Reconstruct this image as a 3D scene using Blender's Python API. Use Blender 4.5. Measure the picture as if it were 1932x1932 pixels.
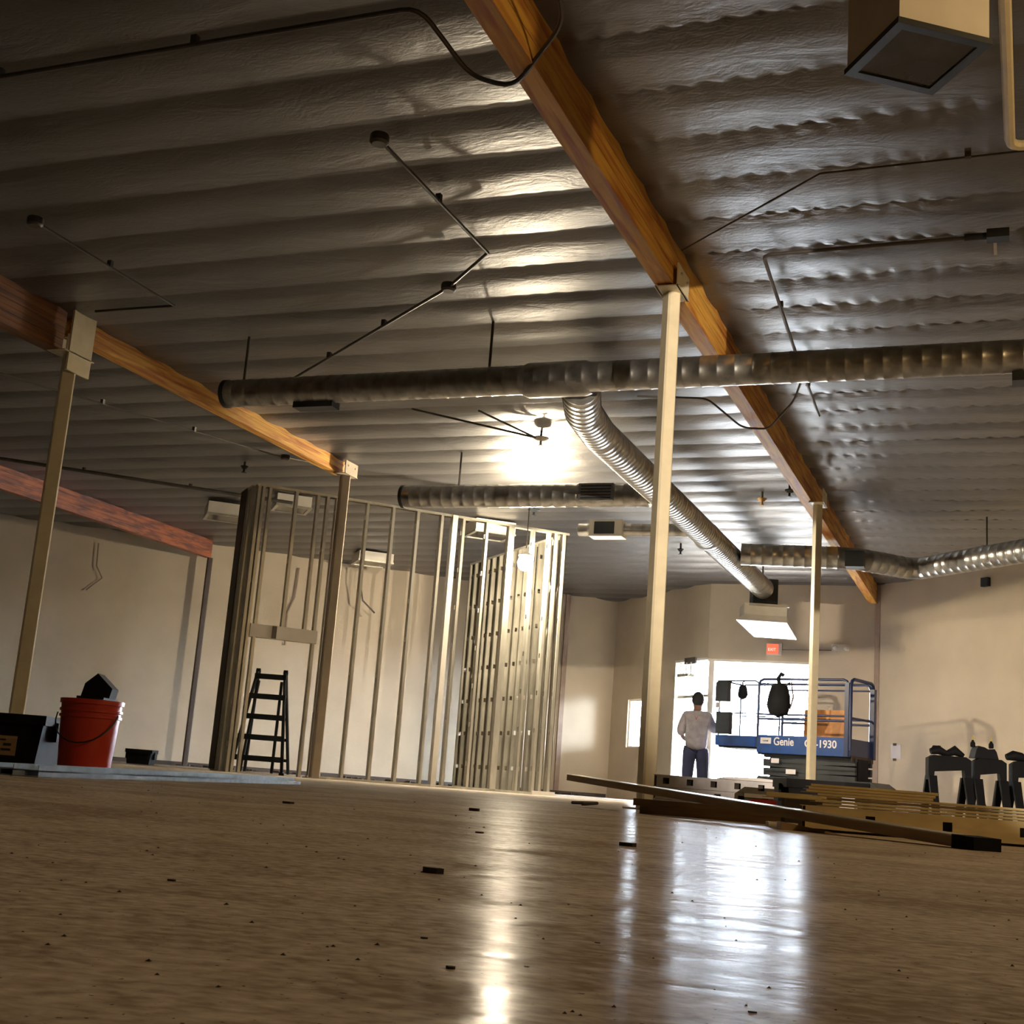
import bpy, math, random
from mathutils import Vector, Matrix
random.seed(7)
for o in list(bpy.data.objects): bpy.data.objects.remove(o)
S = bpy.context.scene
COL = S.collection
PI = math.pi
def R(a): return math.radians(a)

# ------------------------------------------------------------------ camera
F_PX = 2453.8
PITCH, ROLL, YAW = R(11.8586), R(4.3656), R(21.656)
fw = Vector((0, math.cos(PITCH), math.sin(PITCH)))
rt = Vector((1, 0, 0)); up = rt.cross(fw)
r2 = math.cos(ROLL)*rt + math.sin(ROLL)*up
u2 = -math.sin(ROLL)*rt + math.cos(ROLL)*up
Zr = Matrix.Rotation(YAW, 3, 'Z')
r2, u2, f2 = Zr @ r2, Zr @ u2, Zr @ fw
cd = bpy.data.cameras.new('camera'); cam = bpy.data.objects.new('camera', cd); COL.objects.link(cam)
M3 = Matrix((r2, u2, -f2)).transposed()
cam.matrix_world = Matrix.Translation((0, 0, .09)) @ M3.to_4x4()
cd.sensor_width = 36; cd.lens = F_PX/1932*36; cd.clip_start = .02; cd.clip_end = 300
S.camera = cam

# ------------------------------------------------------------------ world, exposure
S.view_settings.view_transform = 'Standard'; S.view_settings.look = 'None'
S.view_settings.gamma = 1; S.view_settings.use_curve_mapping = False
S.view_settings.exposure = 0.0
w = bpy.data.worlds.new('sky'); S.world = w; w.use_nodes = True
bg = w.node_tree.nodes['Background']; bg.inputs[0].default_value = (.78, .89, 1, 1); bg.inputs[1].default_value = 125.0

# ------------------------------------------------------------------ big lights (lamps of the hall out of frame)
def light(name, kind, loc, power, color, **kw):
    d = bpy.data.lights.new(name, kind); d.energy = power; d.color = color
    for k, v in kw.items(): setattr(d, k, v)
    o = bpy.data.objects.new(name, d); COL.objects.link(o); o.location = loc
    return o
WARM = (1, .72, .42)
fl = light('flood_light', 'SPOT', (5.2, -3.2, 1.75), 9000, (1, .84, .66), shadow_soft_size=.012, spot_size=R(31), spot_blend=.35)
fl.rotation_euler = Vector((-math.sin(R(20.5)), math.cos(R(20.5)), .055)).to_track_quat('-Z', 'Y').to_euler()
light('side_light', 'POINT', (3.2, 4.5, 3.72), 250, (1, .66, .30), shadow_soft_size=.12)
sun = light('sun', 'SUN', (0, 40, 30), 32, (1, .96, .9), angle=R(.6))
sun.rotation_euler = (-Vector((.45, .6, 1.35))).to_track_quat('-Z', 'Y').to_euler()

# ------------------------------------------------------------------ materials
def nt(name):
    m = bpy.data.materials.new(name); m.use_nodes = True
    n = m.node_tree.nodes; l = m.node_tree.links
    return m, n, l, n['Principled BSDF']
def mat(name, col, rough=.5, metal=0., spec=.5, var=.12, scale=6., bump=.0, bscale=None, stretch=(1, 1, 1), col2=None, coat=0):
    m, n, l, b = nt(name)
    tc = n.new('ShaderNodeTexCoord'); mp = n.new('ShaderNodeMapping'); mp.inputs['Scale'].default_value = stretch
    l.new(tc.outputs['Object'], mp.inputs[0])
    no = n.new('ShaderNodeTexNoise'); no.inputs['Scale'].default_value = scale; no.inputs['Detail'].default_value = 5
    l.new(mp.outputs[0], no.inputs['Vector'])
    mx = n.new('ShaderNodeMix'); mx.data_type = 'RGBA'
    c2 = col2 if col2 else tuple(c*(1-var*2) for c in col)
    mx.inputs[6].default_value = (*c2, 1); mx.inputs[7].default_value = (*[min(1, c*(1+(0 if col2 else var*.6))) for c in col], 1)
    rm = n.new('ShaderNodeMapRange'); rm.inputs[1].default_value = .3; rm.inputs[2].default_value = .7
    l.new(no.outputs[0], rm.inputs[0]); l.new(rm.outputs[0], mx.inputs[0]); l.new(mx.outputs[2], b.inputs['Base Color'])
    b.inputs['Roughness'].default_value = rough; b.inputs['Metallic'].default_value = metal
    b.inputs['Specular IOR Level'].default_value = spec; b.inputs['Coat Weight'].default_value = coat
    if bump:
        n2 = n.new('ShaderNodeTexNoise'); n2.inputs['Scale'].default_value = bscale or scale*3; n2.inputs['Detail'].default_value = 6
        l.new(mp.outputs[0], n2.inputs['Vector'])
        bp = n.new('ShaderNodeBump'); bp.inputs['Strength'].default_value = bump; bp.inputs['Distance'].default_value = .02
        l.new(n2.outputs[0], bp.inputs['Height']); l.new(bp.outputs[0], b.inputs['Normal'])
    return m
def emat(name, col, st):
    m, n, l, b = nt(name); b.inputs['Base Color'].default_value = (*[min(1, c) for c in col], 1)
    b.inputs['Emission Color'].default_value = (*col, 1); b.inputs['Emission Strength'].default_value = st
    return m
M = {}
M['wall'] = mat('painted_wall', (.60, .51, .38), .75, var=.06, scale=1.3, bump=.08, bscale=30)
M['darkwall'] = mat('bounce_cutting_wall_brown', (.16, .12, .08), .8)  # for the unseen walls, colour darkened to cut bounce light
M['trim'] = mat('wall_trim', (.34, .25, .19), .6)
M['white'] = mat('white_paint', (.78, .74, .66), .45, var=.04)
M['post'] = mat('column_paint', (.74, .66, .47), .4, var=.05, scale=9)
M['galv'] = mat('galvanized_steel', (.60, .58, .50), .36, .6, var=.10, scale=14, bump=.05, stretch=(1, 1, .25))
M['sidestud'] = mat('toned_down_galvanized_steel', (.36, .34, .28), .4, .6, var=.2, scale=10, stretch=(1, 1, .2))  # galvanized steel darkened in colour to offset glare from the nearby bulb
M['doortint_stud'] = mat('door_tinted_steel', (.17, .20, .24), .65, 0, spec=.12, var=.15, scale=12)  # bluish reflection of the doorway put into the steel colour
M['greystud'] = mat('dull_grey_steel', (.30, .29, .30), .5, .4, var=.12, scale=12)
M['duct'] = mat('duct_metal', (.50, .50, .48), .30, .92, var=.2, scale=9, bump=.05)
M['warmtint_stud'] = mat('warm_tinted_stud_steel', (.80, .66, .36), .38, .35, var=.12, scale=18, stretch=(.3, 1, 1))  # yellow of the warm lamp light put into the steel colour
M['black'] = mat('black_plastic', (.009, .009, .011), .7, spec=.15, var=.2)
M['darkmetal'] = mat('dark_metal', (.04, .045, .05), .45, .5)
M['conduit'] = mat('conduit_metal', (.12, .11, .10), .45, .6)
M['blue'] = mat('blue_paint', (.006, .055, .24), .35, var=.12)
M['railblue'] = mat('rail_blue_paint', (.006, .018, .085), .4)
M['orange'] = mat('orange_plastic', (.62, .05, .02), .35, var=.08, scale=4)
M['red'] = mat('red_print', (.45, .03, .03), .5)
M['rubber'] = mat('rubber', (.02, .02, .02), .8)
M['brown'] = mat('dark_post_paint', (.07, .05, .04), .6)
M['drywall'] = mat('grey_drywall', (.42, .36, .28), .85, var=.08, scale=3)
M['paper'] = mat('paper', (.75, .72, .75), .8, var=.03)
M['skin'] = mat('skin', (.20, .10, .06), .55)
M['shirt'] = mat('grey_tshirt', (.33, .30, .31), .9, var=.12, scale=14, bump=.3)
M['trouser'] = mat('navy_trousers', (.016, .018, .045), .9, var=.15)
M['hair'] = mat('black_hair', (.012, .010, .010), .8)
M['concrete_out'] = mat('outdoor_concrete', (.55, .55, .55), .8)
M['pink'] = mat('pale_red_banner', (.75, .22, .16), .7)
M['yellow'] = mat('yellow_plastic', (.55, .42, .10), .5)
M['green'] = mat('green_tarp', (.16, .18, .14), .8, bump=.4, scale=8)
M['tan'] = mat('tan_plastic', (.45, .28, .10), .5)
M['lens'] = mat('dark_glass_lens', (.05, .045, .04), .15, var=.3, scale=3)
M['scrap'] = mat('scrap_dark', (.05, .035, .025), .8)
def wood(name, c1, c2, sc=3, st=(8, .6, 8)):
    m, n, l, b = nt(name)
    tc = n.new('ShaderNodeTexCoord'); mp = n.new('ShaderNodeMapping'); mp.inputs['Scale'].default_value = st
    l.new(tc.outputs['Object'], mp.inputs[0])
    no = n.new('ShaderNodeTexNoise'); no.inputs['Scale'].default_value = sc; no.inputs['Detail'].default_value = 7; no.inputs['Distortion'].default_value = .6
    l.new(mp.outputs[0], no.inputs['Vector'])
    cr = n.new('ShaderNodeValToRGB'); e = cr.color_ramp.elements
    e[0].position = .33; e[0].color = (*c2, 1); e[1].position = .62; e[1].color = (*c1, 1)
    l.new(no.outputs[0], cr.inputs[0]); l.new(cr.outputs[0], b.inputs['Base Color'])
    b.inputs['Roughness'].default_value = .55
    bp = n.new('ShaderNodeBump'); bp.inputs['Strength'].default_value = .15; bp.inputs['Distance'].default_value = .01
    l.new(no.outputs[0], bp.inputs['Height']); l.new(bp.outputs[0], b.inputs['Normal'])
    return m
M['beamwood'] = wood('glulam_wood', (.72, .40, .07), (.36, .10, .015), 2.2)
M['beamred'] = wood('stained_glulam_wood', (.36, .095, .02), (.08, .02, .008), 2.0, (8, 1.2, 8))
M['beamdark'] = wood('dark_glulam_wood', (.26, .10, .025), (.10, .03, .008), 2.2)
M['plank'] = wood('plank_wood', (.42, .29, .15), (.25, .16, .08), 3, (.6, 8, 8))
M['ply'] = wood('plywood', (.60, .26, .06), (.42, .16, .035), 3, (3, 3, 1.2))

# reflective foil facing of the insulation
def foil():
    m, n, l, b = nt('foil_insulation')
    tc = n.new('ShaderNodeTexCoord')
    mp = n.new('ShaderNodeMapping'); mp.inputs['Scale'].default_value = (1, 2.2, 1); l.new(tc.outputs['Object'], mp.inputs[0])
    a = n.new('ShaderNodeTexNoise'); a.inputs['Scale'].default_value = 1.6; a.inputs['Detail'].default_value = 8; a.inputs['Distortion'].default_value = 1.4
    l.new(mp.outputs[0], a.inputs['Vector'])
    c = n.new('ShaderNodeTexNoise'); c.inputs['Scale'].default_value = 9; c.inputs['Detail'].default_value = 4; c.inputs['Distortion'].default_value = 2
    l.new(mp.outputs[0], c.inputs['Vector'])
    b1 = n.new('ShaderNodeBump'); b1.inputs['Strength'].default_value = .22; b1.inputs['Distance'].default_value = .05
    b2 = n.new('ShaderNodeBump'); b2.inputs['Strength'].default_value = .16; b2.inputs['Distance'].default_value = .02
    l.new(a.outputs[0], b1.inputs['Height']); l.new(c.outputs[0], b2.inputs['Height']); l.new(b1.outputs[0], b2.inputs['Normal'])
    l.new(b2.outputs[0], b.inputs['Normal'])
    b.inputs['Base Color'].default_value = (.185, .18, .18, 1); b.inputs['Metallic'].default_value = .82; b.inputs['Roughness'].default_value = .41
    return m
M['foil'] = foil()
def floor_mat():
    m, n, l, b = nt('sealed_concrete')
    tc = n.new('ShaderNodeTexCoord')
    mp = n.new('ShaderNodeMapping'); mp.inputs['Rotation'].default_value = (0, 0, R(-21.6-8)); mp.inputs['Scale'].default_value = (.9, 1.25, 1)
    l.new(tc.outputs['Object'], mp.inputs[0])
    def noise(sc, det, dist=0, src=None):
        q = n.new('ShaderNodeTexNoise'); q.inputs['Scale'].default_value = sc; q.inputs['Detail'].default_value = det; q.inputs['Distortion'].default_value = dist
        l.new((src or mp.outputs[0]), q.inputs['Vector']); return q
    n1 = noise(2.2, 10, .9); n2 = noise(11, 9, .8); n3 = noise(60, 6); n4 = noise(180, 2, 0, tc.outputs['Object']); n5 = noise(70, 9, .3)
    cr = n.new('ShaderNodeValToRGB'); e = cr.color_ramp.elements
    e[0].position = .41; e[0].color = (.31, .255, .20, 1); e[1].position = .60; e[1].color = (.64, .575, .50, 1)
    add = n.new('ShaderNodeMath'); add.operation = 'MULTIPLY_ADD'; add.inputs[1].default_value = .45
    l.new(n2.outputs[0], add.inputs[0])
    m2 = n.new('ShaderNodeMath'); m2.operation = 'MULTIPLY'; m2.inputs[1].default_value = .55; l.new(n1.outputs[0], m2.inputs[0]); l.new(m2.outputs[0], add.inputs[2])
    a5 = n.new('ShaderNodeMath'); a5.operation = 'MULTIPLY_ADD'; a5.inputs[1].default_value = .45; l.new(n5.outputs[0], a5.inputs[0])
    a6 = n.new('ShaderNodeMath'); a6.operation = 'MULTIPLY'; a6.inputs[1].default_value = .55; l.new(add.outputs[0], a6.inputs[0]); l.new(a6.outputs[0], a5.inputs[2])
    l.new(a5.outputs[0], cr.inputs[0])
    # dark specks
    cs = n.new('ShaderNodeValToRGB'); es = cs.color_ramp.elements; es[0].position = .27; es[0].color = (.1, .08, .06, 1); es[1].position = .31; es[1].color = (1, 1, 1, 1)
    l.new(n4.outputs[0], cs.inputs[0])
    mul = n.new('ShaderNodeMix'); mul.data_type = 'RGBA'; mul.blend_type = 'MULTIPLY'; mul.inputs[0].default_value = .8
    l.new(cr.outputs[0], mul.inputs[6]); l.new(cs.outputs[0], mul.inputs[7]); l.new(mul.outputs[2], b.inputs['Base Color'])
    rr = n.new('ShaderNodeMapRange'); rr.inputs[1].default_value = .35; rr.inputs[2].default_value = .65; rr.inputs[3].default_value = .13; rr.inputs[4].default_value = .26
    l.new(n2.outputs[0], rr.inputs[0]); l.new(rr.outputs[0], b.inputs['Roughness'])
    bp = n.new('ShaderNodeBump'); bp.inputs['Strength'].default_value = .10; bp.inputs['Distance'].default_value = .002
    l.new(n3.outputs[0], bp.inputs['Height'])
    bp2 = n.new('ShaderNodeBump'); bp2.inputs['Strength'].default_value = .2; bp2.inputs['Distance'].default_value = .005
    l.new(n2.outputs[0], bp2.inputs['Height']); l.new(bp.outputs[0], bp2.inputs['Normal']); l.new(bp2.outputs[0], b.inputs['Normal'])
    b.inputs['Specular IOR Level'].default_value = 0
    gl = n.new('ShaderNodeBsdfGlossy'); gl.inputs['Color'].default_value = (1, 1, 1, 1)
    l.new(rr.outputs[0], gl.inputs['Roughness']); l.new(bp2.outputs[0], gl.inputs['Normal'])
    fr = n.new('ShaderNodeFresnel'); fr.inputs['IOR'].default_value = 1.4
    fm = n.new('ShaderNodeMath'); fm.operation = 'MULTIPLY'; fm.inputs[1].default_value = .06; l.new(fr.outputs[0], fm.inputs[0])
    mx = n.new('ShaderNodeMixShader'); l.new(fm.outputs[0], mx.inputs[0]); l.new(b.outputs[0], mx.inputs[1]); l.new(gl.outputs[0], mx.inputs[2])
    l.new(mx.outputs[0], n['Material Output'].inputs[0])
    return m
M['floor'] = floor_mat()

# ------------------------------------------------------------------ mesh builder
class MB:
    def __init__(s): s.v = []; s.f = []
    def add(s, vs, fs, mtx=None):
        k = len(s.v)
        s.v += [tuple(mtx @ Vector(p)) if mtx else tuple(p) for p in vs]
        s.f += [tuple(i+k for i in f) for f in fs]; return s
    def box(s, x0, y0, z0, x1, y1, z1, mtx=None):
        vs = [(x, y, z) for z in (z0, z1) for y in (y0, y1) for x in (x0, x1)]
        return s.add(vs, [(0, 2, 3, 1), (4, 5, 7, 6), (0, 1, 5, 4), (2, 6, 7, 3), (0, 4, 6, 2), (1, 3, 7, 5)], mtx)
    def prism(s, poly, axis, a, b, mtx=None):      # poly in the two other axes
        n = len(poly); vs = []
        for t in (a, b):
            for p, q in poly:
                vs.append({'x': (t, p, q), 'y': (p, t, q), 'z': (p, q, t)}[axis])
        fs = [tuple(range(n))[::-1], tuple(range(n, 2*n))] + [(i, (i+1) % n, (i+1) % n+n, i+n) for i in range(n)]
        return s.add(vs, fs, mtx)
    def tube(s, pts, r, n=10, rf=None, cap=True):
        pts = [Vector(p) for p in pts]; rings = []
        t0 = (pts[1]-pts[0]).normalized()
        ref = Vector((0, 0, 1)) if abs(t0.z) < .9 else Vector((1, 0, 0))
        a = t0.cross(ref).normalized(); k = len(s.v)
        for i, p in enumerate(pts):
            if i == 0: t = t0
            elif i == len(pts)-1: t = (pts[i]-pts[i-1]).normalized()
            else:
                t = (pts[i]-pts[i-1]).normalized()+(pts[i+1]-pts[i]).normalized()
                t = t.normalized() if t.length > 1e-6 else (pts[i]-pts[i-1]).normalized()
            a = (a-t*a.dot(t)).normalized(); b = t.cross(a)
            rr = rf[i] if rf else r
            for j in range(n):
                an = 2*PI*j/n; s.v.append(tuple(p+(a*math.cos(an)+b*math.sin(an))*rr))
        for i in range(len(pts)-1):
            for j in range(n):
                q = (j+1) % n; s.f.append((k+i*n+j, k+i*n+q, k+(i+1)*n+q, k+(i+1)*n+j))
        if cap:
            s.f.append(tuple(k+j for j in range(n))[::-1]); e = k+(len(pts)-1)*n; s.f.append(tuple(e+j for j in range(n)))
        return s
    def lathe(s, prof, n=24, c=(0, 0, 0), axis='z'):
        k = len(s.v)
        for r, z in prof:
            for j in range(n):
                a = 2*PI*j/n; p = (r*math.cos(a), r*math.sin(a), z)
                if axis == 'x': p = (p[2], p[0], p[1])
                if axis == 'y': p = (p[0], p[2], p[1])
                s.v.append((c[0]+p[0], c[1]+p[1], c[2]+p[2]))
        for i in range(len(prof)-1):
            for j in range(n):
                q = (j+1) % n; s.f.append((k+i*n+j, k+i*n+q, k+(i+1)*n+q, k+(i+1)*n+j))
        s.f.append(tuple(k+j for j in range(n))[::-1]); e = k+(len(prof)-1)*n; s.f.append(tuple(e+j for j in range(n)))
        return s
    def sphere(s, c, r, nu=12, nv=8, sc=(1, 1, 1)):
        prof = [(max(1e-4, math.sin(PI*i/nv))*r, -math.cos(PI*i/nv)*r) for i in range(nv+1)]
        t = MB(); t.lathe(prof, nu)
        return s.add([(c[0]+p[0]*sc[0], c[1]+p[1]*sc[1], c[2]+p[2]*sc[2]) for p in t.v], t.f)
    def mesh(s, name, smooth=False):
        me = bpy.data.meshes.new(name); me.from_pydata(s.v, [], s.f); me.update()
        if smooth:
            me.polygons.foreach_set('use_smooth', [True]*len(me.polygons))
            me.update()
            try: me.set_sharp_from_angle(angle=R(40))
            except Exception: pass
        return me
def put(name, me, m, parent=None, loc=None, rotz=0, rot=None):
    if isinstance(me, MB): me = me.mesh(name)
    if not me.materials: me.materials.append(M[m] if isinstance(m, str) else m)
    o = bpy.data.objects.new(name, me); COL.objects.link(o)
    if parent: o.parent = parent
    if loc: o.location = loc
    if rot: o.rotation_euler = rot
    elif rotz: o.rotation_euler = (0, 0, rotz)
    return o
def puts(name, mb, m, parent=None, **k): return put(name, mb.mesh(name, True), m, parent, **k)
def tag(o, label=None, cat=None, group=None, kind=None):
    if label: o['label'] = label
    if cat: o['category'] = cat
    if group: o['group'] = group
    if kind: o['kind'] = kind
    return o
def empty(name, loc=(0, 0, 0), rz=0, label=None, cat=None, group=None):
    o = bpy.data.objects.new(name, None); COL.objects.link(o); o.location = loc; o.rotation_euler = (0, 0, rz)
    o.empty_display_size = .1
    return tag(o, label, cat, group)
def struct(name, mb, m, **k):
    return tag(put(name, mb, m, **k), kind='structure')
A45 = R(45); CAMZ = YAW      # CAMZ: direction square to the view

# ------------------------------------------------------------------ the setting
HC = 4.0
struct('floor', MB().box(-24, -9, -.1, 9, 28, 0), 'floor')
def wall_strip(name, p, q, z0=0, z1=4.25, th=.15, holes=(), m='wall'):
    """wall from p to q (inner face on the line, thickness to the left of p->q); holes = (s0,s1,z0,z1)"""
    p, q = Vector(p), Vector(q); L = (q-p).length; a = math.atan2((q-p).y, (q-p).x)
    mb = MB(); xs = sorted({0, L, *[h for H in holes for h in H[:2]]})
    for i in range(len(xs)-1):
        xm = (xs[i]+xs[i+1])/2; hs = [H for H in holes if H[0] < xm < H[1]]
        if not hs: mb.box(xs[i], 0, z0, xs[i+1], th, z1)
        else:
            H = hs[0]
            if H[2] > z0: mb.box(xs[i], 0, z0, xs[i+1], th, H[2])
            if H[3] < z1: mb.box(xs[i], 0, H[3], xs[i+1], th, z1)
    return struct(name, mb, m, loc=(p.x, p.y, 0), rotz=a)
def s_on(p, x): return abs(x-p)*math.sqrt(2)
# back wall (45 degrees): y = x + 33.4
BW0, BW1 = (-23.9, 9.5), (-7.7, 25.7)
wall_strip('wall_back', BW0, BW1)
# corner wall x + y = 18 with window and left leaf of the doorway
wall_strip('wall_corner', (-7.7, 25.7), (-5.2, 23.2), holes=[(s_on(-7.7, -7.22), s_on(-7.7, -6.80), 1.0, 1.94), (s_on(-7.7, -5.98), s_on(-7.7, -5.2), 0, 2.62)])
wall_strip('wall_front', (-5.2, 23.2), (-2.25, 23.2), holes=[(0, 1.86, 0, 2.60)])
wall_strip('wall_right', (-2.25, 23.2), (8.9, 12.05))
wall_strip('wall_far_right', (8.9, 12.05), (8.9, -8.9), m='darkwall')
wall_strip('wall_behind', (8.9, -8.9), (-23.9, -8.9), m='darkwall')
wall_strip('wall_left', (-23.9, -8.9), (-23.9, 9.5), m='darkwall')
# added unseen header, stepped to shape the flood light's shadow (behind the camera, right)
hx = lambda x: (5.2-x)*math.sqrt(2)*-1
hb = MB()
segs = [(-9.0, -1.31, 1.911), (-1.31, -1.125, 1.911), (-1.125, -1.06, 1.892)]
def hs(x): return (x-4.1)*math.sqrt(2)      # coordinate along the header from (4.1, 0)
hb.box(hs(4.456), -.005, 1.911, hs(7.5), .005, 4.1); hb.box(hs(4.403), -.005, 1.892, hs(4.456), .005, 4.1)
hb.box(hs(4.28), -.005, 1.872, hs(4.403), .005, 4.1); hb.box(hs(4.146), -.005, 1.865, hs(4.28), .005, 1.889); hb.box(hs(4.146), -.005, 2.008, hs(4.28), .005, 4.1)
hb.box(hs(.3), -.005, 2.68, hs(2.6), .005, 4.1); hb.box(hs(2.6), -.005, 1.862, hs(4.146), .005, 4.1)
struct('shadow_header', hb, 'drywall', loc=(4.1, 0, 0), rotz=-A45)
# roof deck above the draped ceiling
struct('roof', MB().prism([(-24, -9), (9, -9), (9, 12.1), (-2.15, 23.3), (-5.2, 23.3), (-7.7, 25.8), (-24, 9.5)], 'z', 4.25, 4.35), 'darkmetal')
# ceiling : foil faced insulation sagging between purlins
def ceiling():
    P = .572; Y0 = 5.87
    rnd = random.Random(3)
    x0, x1, y0, y1 = -24.0, 9.0, -9.0, 27.0
    cells = {}
    def hsh(i, j):
        k = (i, j)
        if k not in cells: cells[k] = rnd.random()
        return cells[k]
    def vn(x, y):
        i, j = math.floor(x), math.floor(y); fx, fy = x-i, y-j
        fx = fx*fx*(3-2*fx); fy = fy*fy*(3-2*fy)
        return (hsh(i, j)*(1-fx)+hsh(i+1, j)*fx)*(1-fy)+(hsh(i, j+1)*(1-fx)+hsh(i+1, j+1)*fx)*fy
    xs = []; x = x0
    while x < x1+1e-6:
        xs.append(x); x += .045 if -2.4 < x < 1.6 else .09 if -9 < x < 2 else .25
    us = [0, .02, .06, .12, .2, .28, .36, .46, .56, .66, .76, .85, .93, .98]
    ys = []; k = int(math.floor((y0-Y0)/P)); 
    while Y0+k*P < y1:
        ys += [(k, u) for u in us]; k += 1
    v = []; 
    for (k, u) in ys:
        for x in xs:
            n = vn(x*.8+50, k*3.7+50)
            D = (.024 if x > -2.3 else .030 if x > -4.5 else .020)+.016*n
            z = HC-(D*math.sin(PI/2*u/.36) if u < .36 else D*math.cos(PI/2*(u-.36)/.64))
            # gathered puckers along the staples
            near = max(0, (u-.72)/.28) if u > .5 else max(0, (.2-u)/.2)
            z -= near*.010*abs(math.sin(x*PI/.17+2*vn(x*2, k)))*(2.0 if x > -2.2 else .5)
            z += .012*(vn(x*1.9, (k+u)*1.6+20)-.5)
            v.append((x, Y0+(k+u)*P, z))
    nx = len(xs); f = [(r*nx+c, (r+1)*nx+c, (r+1)*nx+c+1, r*nx+c+1) for r in range(len(ys)-1) for c in range(nx-1)]
    mb = MB(); mb.v = v; mb.f = f
    me = mb.mesh('ceiling'); me.polygons.foreach_set('use_smooth', [True]*len(me.polygons))
    tag(put('ceiling', me, 'foil'), kind='structure')
ceiling()
# corner trim strip between front and right wall, baseboards
struct('trim_1', MB().box(-.045, -.02, 0, .045, .0, 4.0), 'trim', loc=(-2.235, 23.17, 0), rotz=R(-22))
for nm, p, q in (('baseboard_back', (-23.8, 9.58), (-7.72, 25.66)), ('baseboard_right', (-2.2, 23.13), (8.8, 12.13))):
    p, q = Vector(p), Vector(q); d = q-p
    struct(nm, MB().box(0, -.03, 0, d.length, 0, .07), 'brown', loc=(p.x, p.y, 0), rotz=math.atan2(d.y, d.x))
# dark pilaster strips on the back wall
struct('trim_2', MB().box(0, -.05, 0, .13, 0, 3.7), 'brown', loc=(-13.15, 20.25, 0), rotz=A45)
struct('trim_3', MB().box(0, -.04, 0, .10, 0, 4.0), 'trim', loc=(-8.55, 24.85, 0), rotz=A45)

# doorway frame, storefront, outside
def door():
    r = empty('door_1', (-5.2, 23.2, 0)); tag(r, kind='structure')
    fr = MB().box(-.03, .0, 0, .0, .2, 2.62, Matrix.Rotation(-A45, 4, 'Z') @ Matrix.Translation((-1.10, 0, 0)))
    fr.box(-1.13, .0, 2.58, 0, .2, 2.62, Matrix.Rotation(-A45, 4, 'Z')); fr.box(0, .01, 2.56, 1.86, .15, 2.6); fr.box(1.83, 0, 0, 1.86, .15, 2.6)
    put('door_frame', fr, 'white', r)
    put('post', MB().box(.02, .02, 0, .12, .12, 2.58), 'white', r)
    put('mullion', MB().box(-1.1, .08, 1.92, 0, .12, 1.97, Matrix.Rotation(-A45, 4, 'Z')), 'galv', r)
    g, n, l, b = nt('clear_glass'); b.inputs['Transmission Weight'].default_value = 1; b.inputs['Roughness'].default_value = 0; b.inputs['IOR'].default_value = 1.0
    b.inputs['Alpha'].default_value = .08
    for a, c in ((0, 1.92), (1.97, 2.58)):
        put('pane', MB().box(-1.1, .095, a, 0, .105, c, Matrix.Rotation(-A45, 4, 'Z')), g, r)
    w = empty('window_1', (-7.22, 25.22, 1.0), -A45); tag(w, kind='structure')
    f = MB(); W = .594; H = .94
    for q in ((0, 0, W, .03), (0, H-.03, W, H), (0, 0, .03, H), (W-.03, 0, W, H)): f.box(q[0], .04, q[1], q[2], .1, q[3])
    put('window_frame', f, 'white', w); put('pane', MB().box(.03, .065, .03, W-.03, .07, H-.03), g, w)
door()
tag(put('ground', MB().box(-60, 23.4, -.2, 60, 120, -.05), 'concrete_out'), kind='structure')
o = put('banner', MB().box(-1.6, 0, 0, 1.6, .06, .75), 'pink', loc=(-12.9, 38, 2.55), rotz=CAMZ)
tag(o, 'pale red banner seen outside through the left part of the bright doorway', 'banner')
for px in (-1.5, 1.5): puts('pole', MB().tube([(px, .03, -2.6), (px, .03, 0)], .03, 8), 'darkmetal', o)

# ------------------------------------------------------------------ beams and columns
def beam(name, x, y0, y1, z0, z1, wd, m, label, mirror=0):
    n = 3; r = empty(name, (x, y0, z0), 0, label, 'beam', 'glulam ceiling beams')
    h = (z1-z0); L = y1-y0; k = max(1, round(h/.06))
    for i in range(k):
        a = i*h/k
        put('lamination', MB().box(-wd/2+(i % 2)*.0015, 0, a+.0015, wd/2-(i % 2)*.0015, L, a+h/k-.0015), m, r)
    return r
beam('ceiling_beam', -2.325, -6, 23.15, 3.65, 4.01, .13, 'beamwood', 'long yellow glulam beam crossing the hall above the big round duct, over the front columns')
beam('ceiling_beam', -8.07, -6, 8.9, 3.60, 3.99, .14, 'beamdark', 'deep dark glulam beam at the left edge ending at the left column head')
beam('ceiling_beam', -8.07, 9.05, 14.25, 3.80, 3.99, .12, 'beamwood', 'shallower glulam beam running from the left column to the thin post in front of the studs')
beam('ceiling_beam', -13.46, -6, 19.4, 3.66, 3.98, .12, 'beamred', 'reddish stained glulam beam farthest left, ending at the back wall')
def column(loc, h, wd, label, cap=True, rz=A45, m='post', bracket=None):
    r = empty('column', loc, rz, label, 'column', 'square steel columns')
    k = wd/2; c = .012
    poly = [(-k+c, -k), (k-c, -k), (k, -k+c), (k, k-c), (k-c, k), (-k+c, k), (-k, k-c), (-k, -k+c)]
    put('shaft', MB().prism(poly, 'z', .012, h-.01), m, r)
    put('base_plate', MB().box(-k-.06, -k-.06, 0, k+.06, k+.06, .012), m, r)
    mtx = Matrix.Rotation(-rz, 4, 'Z')
    if cap:
        b = MB().box(-.09, -.16, h-.01, .09, .16, h-.002, mtx)
        b.box(.072, -.16, h-.01, .082, .16, h+.16, mtx); b.box(-.082, -.16, h-.01, -.072, .16, h+.16, mtx)
        cp = put('cap_bracket', b, m, r)
        bl = MB()
        for yy in (-.09, .09):
            bl.tube([mtx @ Vector((.08, yy, h+.10)), mtx @ Vector((.095, yy, h+.10))], .012, 6)
        put('bolt', bl, 'galv', cp)
    return r
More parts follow.
